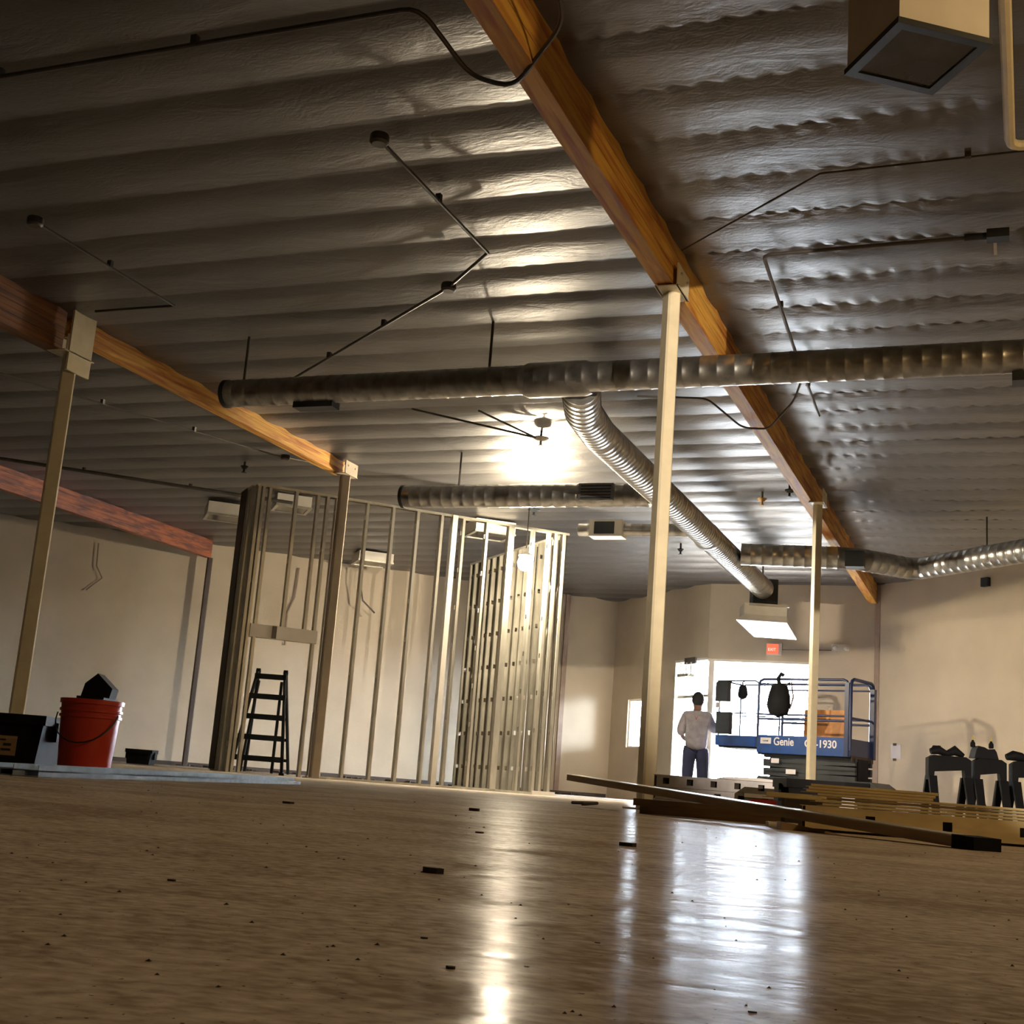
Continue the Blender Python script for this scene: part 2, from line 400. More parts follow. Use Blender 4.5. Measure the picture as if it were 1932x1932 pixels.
column((-2.30, 8.58, 0), 3.64, .100, 'cream square column nearest the camera right of centre, crossing in front of the long ducts')
column((-2.20, 15.39, 0), 3.64, .088, 'pale square column farther back beside the scissor lift')
r = column((-7.98, 9.0, 0), 3.59, .125, 'cream square column at far left behind the orange bucket')
b = MB().box(-.10, -.20, 3.585, .10, .20, 3.593, Matrix.Rotation(-A45, 4, 'Z')); b.box(.08, -.14, 3.42, .10, .16, 4.0, Matrix.Rotation(-A45, 4, 'Z')); 
put('side_plate', b, 'post', r)
column((-7.95, 14.2, 0), 3.79, .115, 'brownish steel post standing before the stud wall at the end of the yellow beam', m='drywall')
column((-13.35, 19.3, 0), 3.65, .09, 'dark slim post under the end of the reddish beam at the back wall', m='brown', cap=False)

# ------------------------------------------------------------------ ducts
def duct(name, pts, r, label, ring=.14, m='duct', group='round spiral ducts'):
    """pts list in world; ridge rings every `ring` metres"""
    root = empty(name, pts[0], 0, label, 'duct', group)
    P = [Vector(p)-Vector(pts[0]) for p in pts]
    Q = []; rf = []
    for i in range(len(P)-1):
        d = P[i+1]-P[i]; L = d.length; u = d/L; n = max(1, int(L/ring))
        for k in range(n):
            for s, q in ((0, 1.0), (.84, 1.0), (.88, 1.02), (.96, 1.02)):
                Q.append(P[i]+u*L*(k+s)/n); rf.append(r*q)
    Q.append(P[-1]); rf.append(r)
    puts('duct_shell', MB().tube(Q, r, 28, rf), m, root)
    return root
def hanger(root, x, y, z0, z1=4.0):
    l = Vector((x, y, 0))-Vector((root.location.x, root.location.y, 0)); z = root.location.z
    puts('hanger', MB().tube([(l.x, l.y, z0-z), (l.x, l.y, z1-z)], .012, 6), 'conduit', root)
d1 = duct('spiral_duct', [(-6.82, 9.8, 3.44), (2.6, 9.72, 3.44)], .125, 'long horizontal round duct passing in front of the long yellow beam')
b = MB().tube([(2.95, 0, 0), (3.0, 0, 0), (3.5, 0, 0), (3.55, 0, 0)], .15, 28, [.13, .15, .15, .13]); puts('collar', b, 'duct', d1)
b = MB().tube([(-.01, 0, 0), (.03, 0, 0)], .132, 28); puts('end_cap', b, 'darkmetal', d1)
put('register', MB().box(.75, -.05, -.17, 1.15, .09, -.11), 'darkmetal', d1)
put('register', MB().box(6.8, -.09, -.19, 7.15, .07, -.11), 'darkmetal', d1)
hanger(d1, -6.65, 9.8, 3.5); hanger(d1, -4.2, 9.8, 3.5); hanger(d1, 1.6, 9.74, 3.5)
d2 = duct('spiral_duct', [(-3.42, 9.95, 3.42), (-3.60, 10.6, 3.40), (-3.70, 11.4, 3.42), (-3.72, 20.3, 3.42)], .165, 'thick ribbed branch duct running away down the hall toward the lit hood', ring=.10)
b = MB().tube([(-.3, 6.2, 0), (-.3, 6.25, 0), (-.3, 6.32, 0), (-.3, 6.37, 0)], .175, 28, [.165, .18, .18, .165]); puts('collar', b, 'duct', d2)
d3 = duct('spiral_duct', [(-6.98, 13.95, 3.44), (-3.885, 14.0, 3.44)], .135, 'dark round duct hanging in front of the bright ceiling, left of the branch duct')
puts('end_cap', MB().tube([(-.01, 0, 0), (.03, 0, 0)], .142, 28), 'darkmetal', d3)
b = MB().box(2.30, -.16, -.10, 2.72, -.12, .10); g = put('register', b, 'duct', d3)
for i in range(5): put('slat', MB().box(2.33, -.165, -.08+i*.035, 2.69, -.155, -.066+i*.035, None), 'darkmetal', g)
hanger(d3, -6.25, 13.95, 3.55)
d4 = duct('spiral_duct', [(-5.35, 15.9, 3.44), (-3.90, 15.95, 3.44)], .085, 'small short duct with a square register behind the nearest column')
b = MB().box(.18, -.13, -.11, .62, .11, .11); g = put('register', b, 'white', d4)
put('grille', MB().box(.25, -.14, -.08, .52, -.13, .08), 'darkmetal', g)
d5 = duct('spiral_duct', [(-3.53, 17.55, 3.44), (-2.25, 17.75, 3.44), (-2.0, 17.85, 3.44), (-1.38, 18.5, 3.44), (-1.22, 18.5, 3.44), (2.6, 14.7, 3.44)], .15, 'bent duct with a V kink in front of the right wall')
put('register', MB().box(1.42, -.21, -.19, 1.66, .0, .02), 'darkmetal', d5)
hanger(d5, -.35, 17.6, 3.58)

# ------------------------------------------------------------------ box light fixtures
def box_light(loc, rz, label, w=.46, h=.42, lens='lens', group='white box light fixtures'):
    """loc = centre of the lens"""
    r = empty('box_light', loc, rz, label, 'light fixture', group)
    k = w/2; t = .012
    hb = MB()
    for q in ((-k, -k, k, -k+t), (-k, k-t, k, k), (-k, -k+t, -k+t, k-t), (k-t, -k+t, k, k-t)): hb.box(q[0], q[1], .02, q[2], q[3], h)
    hb.box(-k, -k, h, k, k, h+t)
    put('housing', hb, 'white', r)
    f = MB(); e = .035
    for q in ((-k-.01, -k-.01, k+.01, -k+e), (-k-.01, k-e, k+.01, k+.01), (-k-.01, -k+e, -k+e, k-e), (k-e, -k+e, k+.01, k-e)): f.box(q[0], q[1], -.008, q[2], q[3], .02)
    put('lens_frame', f, 'darkmetal' if w < .45 else 'galv', r); put('lens', MB().box(-k+e, -k+e, .0, k-e, k-e, .01), lens, r)
    if h < 3.98-loc[2]:
        puts('stem', MB().tube([(0, 0, h), (0, 0, 3.97-loc[2])], .02, 8), 'conduit', r)
    return r
box_light((-.405, 5.49, 3.40), R(36), 'big white box light with a dark square lens at the top right corner', w=.44, h=.54)
box_light((-11.25, 16.5, 3.74), R(40), 'white box light just left of the stud partition', w=.56, h=.18)
box_light((-9.85, 16.1, 3.78), R(40), 'white box light seen between the studs above the door header', w=.50, h=.16)
box_light((-10.75, 20.5, 3.78), R(40), 'white box light seen through the studs right of the brownish post', w=.62, h=.16)
box_light((-7.45, 17.9, 3.76), R(40), 'white box light up close to the glowing bulb', w=.62, h=.18)
# lit hood at the end of the branch duct
def hood():
    r = empty('light_hood', (-3.72, 20.45, 2.85), R(18), 'glowing white flared hood with metal box under the end of the branch duct', 'light fixture')
    put('plenum_box', MB().box(-.17, .05, .32, .22, .5, .76), 'darkmetal', r); puts('hanger', MB().tube([(0, .28, .76), (0, .28, 1.16)], .015, 6), 'conduit', r)
    k = [(-.33, -.25), (.33, -.25), (.33, .40), (-.33, .40)]
    put('housing', MB().box(-.33, -.20, .14, .33, .42, .32), 'white', r)
    put('band', MB().box(-.26, -.25, .28, .36, -.20, .305), 'galv', r)
    hb = MB(); top = [(-.33, -.2, .14), (.33, -.2, .14), (.33, .42, .14), (-.33, .42, .14)]; bot = [(-.46, -.30, .03), (.32, -.30, .03), (.62, .60, -.10), (-.06, .60, -.10)]
    hb.add(top+bot, [(0, 1, 5, 4), (1, 2, 6, 5), (2, 3, 7, 6), (3, 0, 4, 7)]); put('skirt', hb, 'white', r)
    lb = MB(); b2 = [(x, y, z-.012) for x, y, z in bot]; lb.add(bot+b2, [(0, 1, 2, 3), (4, 7, 6, 5), (0, 4, 5, 1), (1, 5, 6, 2), (2, 6, 7, 3), (3, 7, 4, 0)])
    put('diffuser', lb, emat('lit_diffuser', (.95, .97, 1), 2.2), r)
hood()

# ------------------------------------------------------------------ metal stud partition
def stud_mesh(h, wd=.092, fl=.036, holes=True):
    mb = MB(); t = .0015; k = wd/2
    mb.box(0, -k, 0, fl, -k+t, h); mb.box(0, k-t, 0, fl, k, h)
    mb.box(fl-t, -k, 0, fl, -k+.008, h); mb.box(fl-t, k-.008, 0, fl, k, h)
    if not holes: mb.box(0, -k, 0, t, k, h); return mb
    a = .019
    mb.box(0, -k, 0, t, -a, h); mb.box(0, a, 0, t, k, h)
    z = 0; zz = .3
    while zz < h-.2:
        mb.box(0, -a, z, t, a, zz); z = zz+.06; zz += .50
    mb.box(0, -a, z, t, a, h)
    return mb
HS = 3.55
STUD = stud_mesh(HS).mesh('stud'); STUD2 = stud_mesh(HS).mesh('stud'); CRIP = stud_mesh(HS-1.80).mesh('stud')
def wallpt(s): return (-8.87+s/math.sqrt(2), 13.63+s/math.sqrt(2))
front = empty('stud_partition', (-8.87, 13.63, 0), A45, 'open metal stud partition facing the hall with a door opening and header', 'stud wall', 'metal stud partitions')
def fx(x): return (x+8.87)*math.sqrt(2)
L = fx(-5.78)
tr = lambda a, b, z, up: MB().box(a, -.048, z, b, .048, z+.0016).box(a, -.048, z, b, -.0465, z+(.03 if up else -.03)).box(a, .0465, z, b, .048, z+(.03 if up else -.03))
put('top_track', tr(0, L, HS, False), 'galv', front)
put('bottom_track', tr(fx(-8.15), L, 0.0, True), 'galv', front)
for x in (-8.86, -8.82, -8.76, -8.23, -8.14, -8.07, -7.85, -7.60, -7.36, -7.12, -6.98, -6.90, -6.66, -6.17, -6.0, -5.93, -5.84):
    o = put('stud', STUD, 'galv', front, loc=(fx(x), 0, .001)); 
    if x == -6.98: put('corner_post', MB().box(fx(x)-.035, -.052, .002, fx(x)+.035, .052, HS-.002), 'white', front)
put('boxed_stud', MB().box(fx(-6.425), -.048, .002, fx(-6.365), .048, HS-.002), 'galv', front)
for x in (-8.52, -8.32): put('stud', CRIP, 'galv', front, loc=(fx(x), 0, 1.80))
hd = MB().box(fx(-8.79), -.055, 1.64, fx(-8.19), .055, 1.80); put('door_header', hd, 'white', front)
put('clip', MB().box(fx(-8.79)+.27, -.058, 1.642, fx(-8.79)+.33, -.0555, 1.798), 'conduit', front)
put('sill_block', MB().box(L-.30, -.06, 0, L+.03, -.048, .05), 'white', front)
side = empty('stud_partition', (-5.80, 16.72, 0), R(135), 'return leg of the metal stud partition with close-set studs left of the bulb', 'stud wall', 'metal stud partitions')
put('top_track', tr(.06, 3.4, HS, False), 'galv', side); put('bottom_track', tr(.06, 3.4, 0, True), 'galv', side)
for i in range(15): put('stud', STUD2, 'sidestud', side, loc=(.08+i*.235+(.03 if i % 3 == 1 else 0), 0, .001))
put('drywall_sheet', MB().box(1.45, -.062, .02, 2.45, -.05, HS), 'drywall', side); put('drywall_sheet', MB().box(2.455, -.062, .02, 3.4, -.05, HS), 'drywall', side)
lft = empty('stud_partition', (-8.90, 13.68, 0), R(135), 'short dark stud return at the left end of the partition', 'stud wall', 'metal stud partitions')
put('top_track', tr(.05, .62, HS, False), 'galv', lft)
for s in (.08, .22, .34, .48, .58): put('stud', STUD, 'galv', lft, loc=(s, 0, .001))
put('drywall_sheet', MB().box(.30, .05, .02, .62, .062, HS), 'brown', lft)

# ------------------------------------------------------------------ glowing bulb
BL = (-6.145, 16.1, 3.02)
lamp = empty('bulb_lamp', BL, 0, 'bare glowing bulb under a small white cap hanging at the face of the stud partition', 'lamp')
bm = MB(); bm.lathe([(.02, .10), (.07, .095), (.092, .055), (.105, .0), (.092, -.052), (.055, -.092), (.004, -.105)], 24); puts('bulb', bm, emat('hot_bulb', (1, .84, .60), 2100), lamp)
puts('cap', MB().lathe([(.10, .10), (.10, .115), (.04, .15), (.03, .2)], 20), 'white', lamp)
puts('cord', MB().tube([(0, 0, .2), (0, 0, .96)], .008, 6), 'conduit', lamp)

# ------------------------------------------------------------------ conduits, pipes, sprinklers on the ceiling
def conduit(name, pts, r, label, cat, m='conduit', ends=(), soft=.0):
    b = pts[0]; P = [Vector(p)-Vector(b) for p in pts]
    if soft:
        Q = [P[0]]
        for i in range(1, len(P)-1):
            a = (P[i-1]-P[i]).normalized()*soft; c = (P[i+1]-P[i]).normalized()*soft
            for t in (0, .25, .5, .75, 1): Q.append(P[i]+a*(1-t)**2+c*t**2)
        P = Q+[P[-1]]
    root = empty(name, b, 0, label, cat)
    puts('pipe_run', MB().tube(P, r, 8), m, root)
    for e in ends:
        l = Vector(e)-Vector(b)
        mb = MB(); mb.lathe([(.055, .03), (.06, .02), (.06, -.02), (.045, -.035)], 14, c=(l.x, l.y, l.z)); jb = puts('junction_box', mb, 'conduit', root)
    n = 0
    for i in range(len(pts)-1):
        a, c = Vector(pts[i]), Vector(pts[i+1]); Ld = (c-a).length; u = (c-a)/Ld
        k = int(Ld/1.6)
        for q in range(1, k+1):
            p = a+u*(q*Ld/(k+1))-Vector(b); n += 1
            put('strap', MB().box(p.x-.018, p.y-.018, p.z-.004, p.x+.018, p.y+.018, p.z+.05), m, root)
    return root
ZC = 3.87
conduit('ceiling_conduit', [(-9.5, 5.28, ZC), (-2.78, 5.22, ZC), (-2.65, 5.62, 3.70), (-2.40, 5.62, 3.60), (-2.05, 5.35, 3.75), (-1.9, 4.6, 3.9)], .013, 'thin dark conduit crossing the top left and dipping under the yellow beam', 'conduit', soft=.10)
conduit('ceiling_conduit', [(-3.6, 6.42, ZC), (-3.58, 8.15, ZC), (-4.14, 8.72, ZC), (-6.9, 10.85, ZC)], .013, 'dark conduit running from a round box at top centre and bending toward the duct end', 'conduit', ends=[(-3.6, 6.42, ZC), (-4.14, 8.72, ZC)])
conduit('ceiling_conduit', [(-6.7, 6.98, ZC), (-6.68, 8.68, ZC), (-7.5, 8.68, ZC)], .012, 'dark conduit at upper left from a round box to the left column head', 'conduit', ends=[(-6.7, 6.98, ZC)])
conduit('ceiling_wire', [(-2.2, 8.42, 3.89), (-1.1, 7.42, 3.87), (.6, 7.37, 3.87)], .007, 'thin dark wire slanting from the yellow beam across the shiny ceiling', 'wire')
r = conduit('ceiling_conduit', [(-.11, 8.53, ZC), (-1.65, 8.56, ZC), (-1.74, 10.6, ZC), (-1.8, 12.5, ZC)], .014, 'L-shaped conduit on the bright ceiling right of the nearest column', 'conduit', soft=.08)
mb = MB(); mb.box(-.06, -.05, -.03, .08, .05, .03); mb.tube([(-.2, 0, .0), (-.05, 0, 0)], .025, 10); puts('sprinkler_fitting', mb, 'darkmetal', r); put('strap', MB().box(-.02, .09, -.01, .0, .30, .0), 'white', r)
conduit('ceiling_cable', [(-9.9, 10.15, 3.9), (-8.62, 13.58, 3.9), (-8.3, 14.3, 3.95)], .010, 'thin black cable slanting over the left ceiling toward the brownish post', 'cable', ends=[(-8.55, 13.7, 3.9)])
conduit('ceiling_pipe', [(-12.9, 13.0, 3.85), (-9.5, 15.55, 3.75)], .024, 'dark pipe running to the top left corner of the stud partition', 'pipe')
conduit('ceiling_conduit', [(-5.9, 11.8, ZC), (-4.95, 13.0, ZC), (-5.2, 11.95, ZC)], .012, 'paired conduits meeting at a ceiling spot above the branch duct', 'conduit')
conduit('ceiling_pipe', [(-.05, 4.6, 3.86), (-.02, 7.30, 3.86), (.9, 7.30, 3.86)], .030, 'cream pipe with an elbow in the top right corner beside the white box light', 'pipe', m='post', soft=.09)
conduit('beam_cable', [(-3.4, 11.6, 3.85), (-2.75, 11.75, 3.85), (-2.45, 12.0, 3.62), (-2.2, 12.0, 3.60), (-1.9, 11.6, 3.75), (-1.7, 11.0, 3.88)], .010, 'dark cable looping under the brown far half of the yellow beam', 'cable', soft=.08)
def sprinkler(loc, label, m='darkmetal', rr=.09):
    r = empty('sprinkler_head', loc, 0, label, 'sprinkler', 'ceiling sprinklers')
    puts('escutcheon', MB().lathe([(rr, .03), (rr, .02), (rr*.6, .0), (.03, -.01)], 16), m, r)
    puts('stub', MB().tube([(0, 0, .02), (0, 0, .14)], .015, 8), 'conduit', r)
    puts('nozzle', MB().lathe([(.015, .0), (.015, -.05), (.035, -.055), (.035, -.06), (.005, -.065)], 12), m, r)
sprinkler((-4.93, 13.12, 3.87), 'round white ceiling spot at the joint of the paired conduits', 'white')
sprinkler((-6.32, 16.75, 3.88), 'dark ceiling head directly above the glowing bulb')
sprinkler((-2.60, 15.75, 3.88), 'small dark ceiling head near the far end of the beam', rr=.06)
sprinkler((-3.02, 16.2, 3.88), 'tan ceiling head left of the far column top', 'tan', .06)
sprinkler((-4.9, 19.6, 3.88), 'small dark head on the far grey ceiling left of the lit hood', rr=.05)
sprinkler((-9.4, 14.1, 3.88), 'small dark head left of the partition top above the pipe end', rr=.05)

# ------------------------------------------------------------------ things on walls
def exit_sign():
    r = empty('exit_sign', (-4.02, 23.2, 2.80), 0, 'small red lit exit sign in a beige case above the bright doorway', 'exit sign')
    put('case', MB().box(-.13, -.06, -.10, .15, 0, .11), 'white', r)
    put('face', MB().box(-.11, -.066, -.08, .09, -.06, .09), emat('exit_red', (1, .10, .05), 1.6), r)
    text('lettering', 'EXIT', .07, (-.095, -.068, -.03), emat('exit_letters', (1, .55, .45), 1.5), r)
    puts('wire', MB().tube([(.15, -.01, .0), (1.15, -.01, .02)], .008, 6), 'conduit', r)
def text(name, body, size, loc, m, parent, rot=(PI/2, 0, 0), sx=1.0, bold=.0):
    c = bpy.data.curves.new(name, 'FONT'); c.body = body; c.size = size; c.extrude = .0015; c.offset = bold
    t = bpy.data.objects.new('tmp', c); COL.objects.link(t); bpy.context.view_layer.update()
    me = bpy.data.meshes.new_from_object(t.evaluated_get(bpy.context.evaluated_depsgraph_get())); bpy.data.objects.remove(t)
    me.materials.clear(); me.materials.append(M[m] if isinstance(m, str) else m)
    o = bpy.data.objects.new(name, me); COL.objects.link(o); o.parent = parent; o.location = loc; o.rotation_euler = rot; o.scale = (sx, 1, 1)
    return o
exit_sign()
r = empty('emergency_light', (-2.85, 23.2, 2.86), 0, 'small beige twin emergency light on the wall right of the far column', 'light fixture')
puts('case', MB().box(-.16, -.07, -.05, .14, 0, .06), 'white', r)
for x in (-.10, .09): puts('lamp_head', MB().lathe([(.02, 0), (.045, .03), (.045, .06)], 12, c=(x, -.13, .0), axis='y'), 'white', r)
r = empty('door_bracket', (-5.55, 23.35, 2.52), -A45, 'grey bracket frame hanging from the top of the doorway left part', 'bracket')
mb = MB(); mb.box(-.18, -.02, -.02, .18, .02, .10)
put('mount', mb, 'conduit', r); mb = MB()
for x in (-.18, .0, .16): mb.box(x, -.10, -.22, x+.02, -.08, .0)
mb.box(-.18, -.16, -.26, .18, -.02, -.21); put('cradle', mb, 'galv', r)
r = empty('wall_notice', (-1.88, 22.83, 1.0), -A45, 'pale sheet taped to the right wall beside the scissor lift', 'notice')
put('sheet', MB().box(-.12, -.008, 0, .12, -.002, .24), 'paper', r)
for z in (.22, -.03): put('tape', MB().box(-.06, -.012, z, .02, -.006, z+.04), 'scrap', r)
r = empty('wall_box', (-.42, 21.37, 3.75), -A45, 'small dark box high on the right wall below the bent duct', 'box')
put('box_body', MB().box(-.07, -.07, -.07, .07, 0, .07), 'darkmetal', r)
r = empty('wall_cable', (-12.7, 20.6, 0), A45, 'brown cable hanging down the back wall right of the dark slim post', 'cable')
puts('cord', MB().tube([(.35, -.03, 3.75), (.33, -.03, 3.2), (.22, -.03, 2.9), (.24, -.03, 2.3)], .018, 8), 'trim', r)
r = empty('wall_cable', (-15.0, 18.3, 0), A45, 'thin bent cable on the shaded left part of the back wall', 'cable')
puts('cord', MB().tube([(0, -.03, 3.7), (.02, -.03, 3.3), (.14, -.03, 3.1), (-.1, -.03, 2.85)], .014, 8), 'trim', r)
r = empty('wall_cable', (-10.95, 22.4, 0), A45, 'cable drooping from the ceiling behind the cripple studs', 'cable')
puts('cord', MB().tube([(-1.2, -.8, 3.9), (-1.2, -.8, 3.6), (-1.1, -.8, 3.2), (-.85, -.8, 3.0)], .016, 8), 'conduit', r)

# ------------------------------------------------------------------ scissor lift
def lift():
    r = empty('scissor_lift', (-2.26, 19.56, 0), R(-19.1), 'blue scissor lift with guard rails and extended deck in front of the doorway', 'scissor lift')
    T = lambda pts, rad, n=8: MB().tube(pts, rad, n)
    ch = MB(); ch.prism([(-1.55, .16), (-1.45, .10), (.30, .10), (.42, .2), (.42, .44), (.30, .52), (-1.5, .52), (-1.55, .44)], 'y', .05, .71); c = put('chassis', ch, 'darkmetal', r)
    put('battery_box', MB().box(-.25, .03, .2, .30, .05, .50), 'black', c); 
    for x in (-1.25, .10):
        for y in (.0, .76):
            wh = puts('wheel', MB().lathe([(.09, -.06), (.155, -.055), (.16, -.03), (.16, .03), (.155, .055), (.09, .06)], 22, c=(x, y, .16), axis='y'), 'rubber', r)
            puts('hub', MB().lathe([(.08, -.065), (.03, -.075), (.03, .075), (.08, .065)], 14, c=(x, y, .16), axis='y'), 'galv', wh)
    for y in (.10, .62):
        for i in range(5):
            z0, z1 = (.545+i*.066, .575+i*.066) if i % 2 else (.575+i*.066, .545+i*.066)
            b = MB(); b.prism([(-1.44, z0-.036), (.05, z1-.036), (.05, z1+.036), (-1.44, z0+.036)], 'y', y, y+.05); put('scissor_arm', b, 'darkmetal', r)
    put('scissor_core', MB().box(-1.40, .22, .50, .04, .56, .84), 'black', r)
    puts('cylinder', MB().tube([(-1.1, .4, .56), (-.3, .4, .74)], .045, 12), 'galv', r)
    put('deck', MB().box(-1.50, .02, .84, .0, .74, .88), 'black', r)
    put('extension_deck', MB().box(-2.22, .06, .92, -1.50, .70, .96), 'black', r)
    sk = MB().box(-1.50, -.01, .86, .0, .0, 1.13).box(-1.50, .76, .86, .0, .77, 1.13); s = put('side_panel', sk, 'blue', r)
    es = MB().box(-2.25, .03, .95, -1.50, .045, 1.11).box(-2.25, .70, .95, -1.50, .715, 1.11).box(-2.26, .03, .95, -2.25, .715, 1.11); put('extension_panel', es, 'blue', r)
    put('toe_board', MB().box(.0, .0, .86, .012, .77, 1.12), 'railblue', r)
    put('end_plate', MB().box(.012, .03, .80, .03, .74, .88), 'scrap', r)
    text('lettering', 'Genie', .165, (-1.22, -.012, .985), 'paper', s, sx=.85, bold=.003)
    text('lettering', 'GS-1930', .155, (-.71, -.012, .975), 'paper', s, sx=.95, bold=.003)
    lb = put('sticker', MB().box(-1.44, -.014, 1.0, -1.26, -.011, 1.09), 'paper', s); text('print', 'GENIE', .035, (-1.40, -.016, 1.03), 'darkmetal', lb)
    for x, z, wd in ((-1.28, .72, .13), (-1.03, .57, .16)): put('sticker', MB().box(x, .045, z, x+wd, .0485, z+.07), 'paper', r)
    def frame(name, pts, rad=.02): puts(name, MB().tube(pts, rad, 10), 'railblue', r)
    def rounded(x0, x1, y0, y1, z0, z1, c=.08):
        dx, dy = (x1-x0), (y1-y0); L = math.hypot(dx, dy); ux, uy = dx/L*c, dy/L*c
        pts = [(x0, y0, z0), (x0, y0, z1-c), (x0+ux*.3, y0+uy*.3, z1-c*.3), (x0+ux, y0+uy, z1), (x1-ux, y1-uy, z1), (x1-ux*.3, y1-uy*.3, z1-c*.3), (x1, y1, z1-c), (x1, y1, z0)]
        return pts
    for y in (.0, .76):
        frame('guard_rail', rounded(-1.50, -.03, y, y, .95, 1.97), .021)
        frame('guard_rail', [(-1.48, y, 1.90 if y == 0 else 1.88), (-.05, y, 1.90 if y == 0 else 1.88)], .014)
        frame('mid_rail', [(-1.48, y, 1.44), (-.05, y, 1.44)], .016); frame('mid_rail', [(-1.48, y, 1.37), (-.05, y, 1.37)], .018)
    put('post', MB().box(-.075, -.025, .86, -.01, .02, 1.93), 'railblue', r)
    frame('end_rail', rounded(.01, .01, .0, .76, .95, 1.985, .10), .026); frame('end_rail', [(.01, .03, 1.42), (.01, .74, 1.42)], .018)
    put('post', MB().box(-.02, .70, .86, .05, .78, 1.90), 'railblue', r)
    for y in (.05, .70): frame('extension_rail', rounded(-2.22, -1.52, y, y, 1.0, 1.95), .013); frame('extension_rail', [(-2.2, y, 1.45), (-1.52, y, 1.45)], .010)
    frame('extension_rail', [(-2.22, .05, 1.95), (-2.22, .70, 1.95)], .014)
    k = MB().box(-2.24, -.05, 1.62, -2.02, .05, 1.92); k.box(-2.22, -.04, 1.92, -2.0, .04, 1.95); b = put('control_box', k, 'darkmetal', r)
    put('control_panel', MB().box(-2.22, -.06, 1.52, -2.14, -.05, 1.60), 'paper', b)
    put('manual_box', MB().box(-2.22, -.04, 1.12, -1.98, .06, 1.46), 'darkmetal', r)
    return r
LIFT = lift()
def onlift(x, y, z):
    a = R(-19.1); return (-2.26+x*math.cos(a)-y*math.sin(a), 19.56+x*math.sin(a)+y*math.cos(a), z)
o = put('plywood_sheet', MB().box(-.42, -.009, 0, .32, .009, .70), 'ply', loc=onlift(-.66, .66, .88), rot=(R(-3), 0, R(-19.1))); tag(o, 'orange-brown plywood sheet standing inside the rails of the blue lift', 'plywood sheet')
# dark tool pouch hanging on the rail, smaller bag left of it
def pouch(loc, k, label):
    r = empty('tool_bag', loc, R(-19), label, 'bag', 'bags hanging on the lift rails')
    mb = MB(); prof = [(.02, -.40), (.12, -.36), (.17, -.26), (.16, -.14), (.11, -.03), (.06, .0)]
    mb.lathe(prof, 14); mb.v = [(x*k*(1+.15*math.sin(9*z+3*y)), y*k*.6, z*k) for x, y, z in mb.v]; puts('pouch', mb, 'black', r)
    puts('hook', MB().tube([(0, 0, 0), (-.02*k, 0, .06*k), (.02*k, 0, .12*k), (.05*k, 0, .1*k)], .025*k, 8), 'black', r)
    puts('strap', MB().tube([(.05*k, 0, -.02), (.16*k, 0, .02*k), (.19*k, 0, -.16*k), (.15*k, 0, -.30*k)], .010*k, 6), 'scrap', r)
    for i in range(4): puts('loop', MB().tube([(-.10*k, -.02, (-.06-i*.08)*k), (-.2*k, -.02, (-.03-i*.08)*k), (-.19*k, -.02, (-.09-i*.08)*k), (-.12*k, -.02, (-.1-i*.08)*k)], .006, 6), 'scrap', r)
pouch(onlift(-1.14, -.03, 1.90), 1.25, 'big black tool pouch hanging from the top rail of the lift in the bright doorway')
pouch(onlift(-1.80, .03, 1.88), .55, 'small dark pouch hanging from the thin extension rail of the lift')

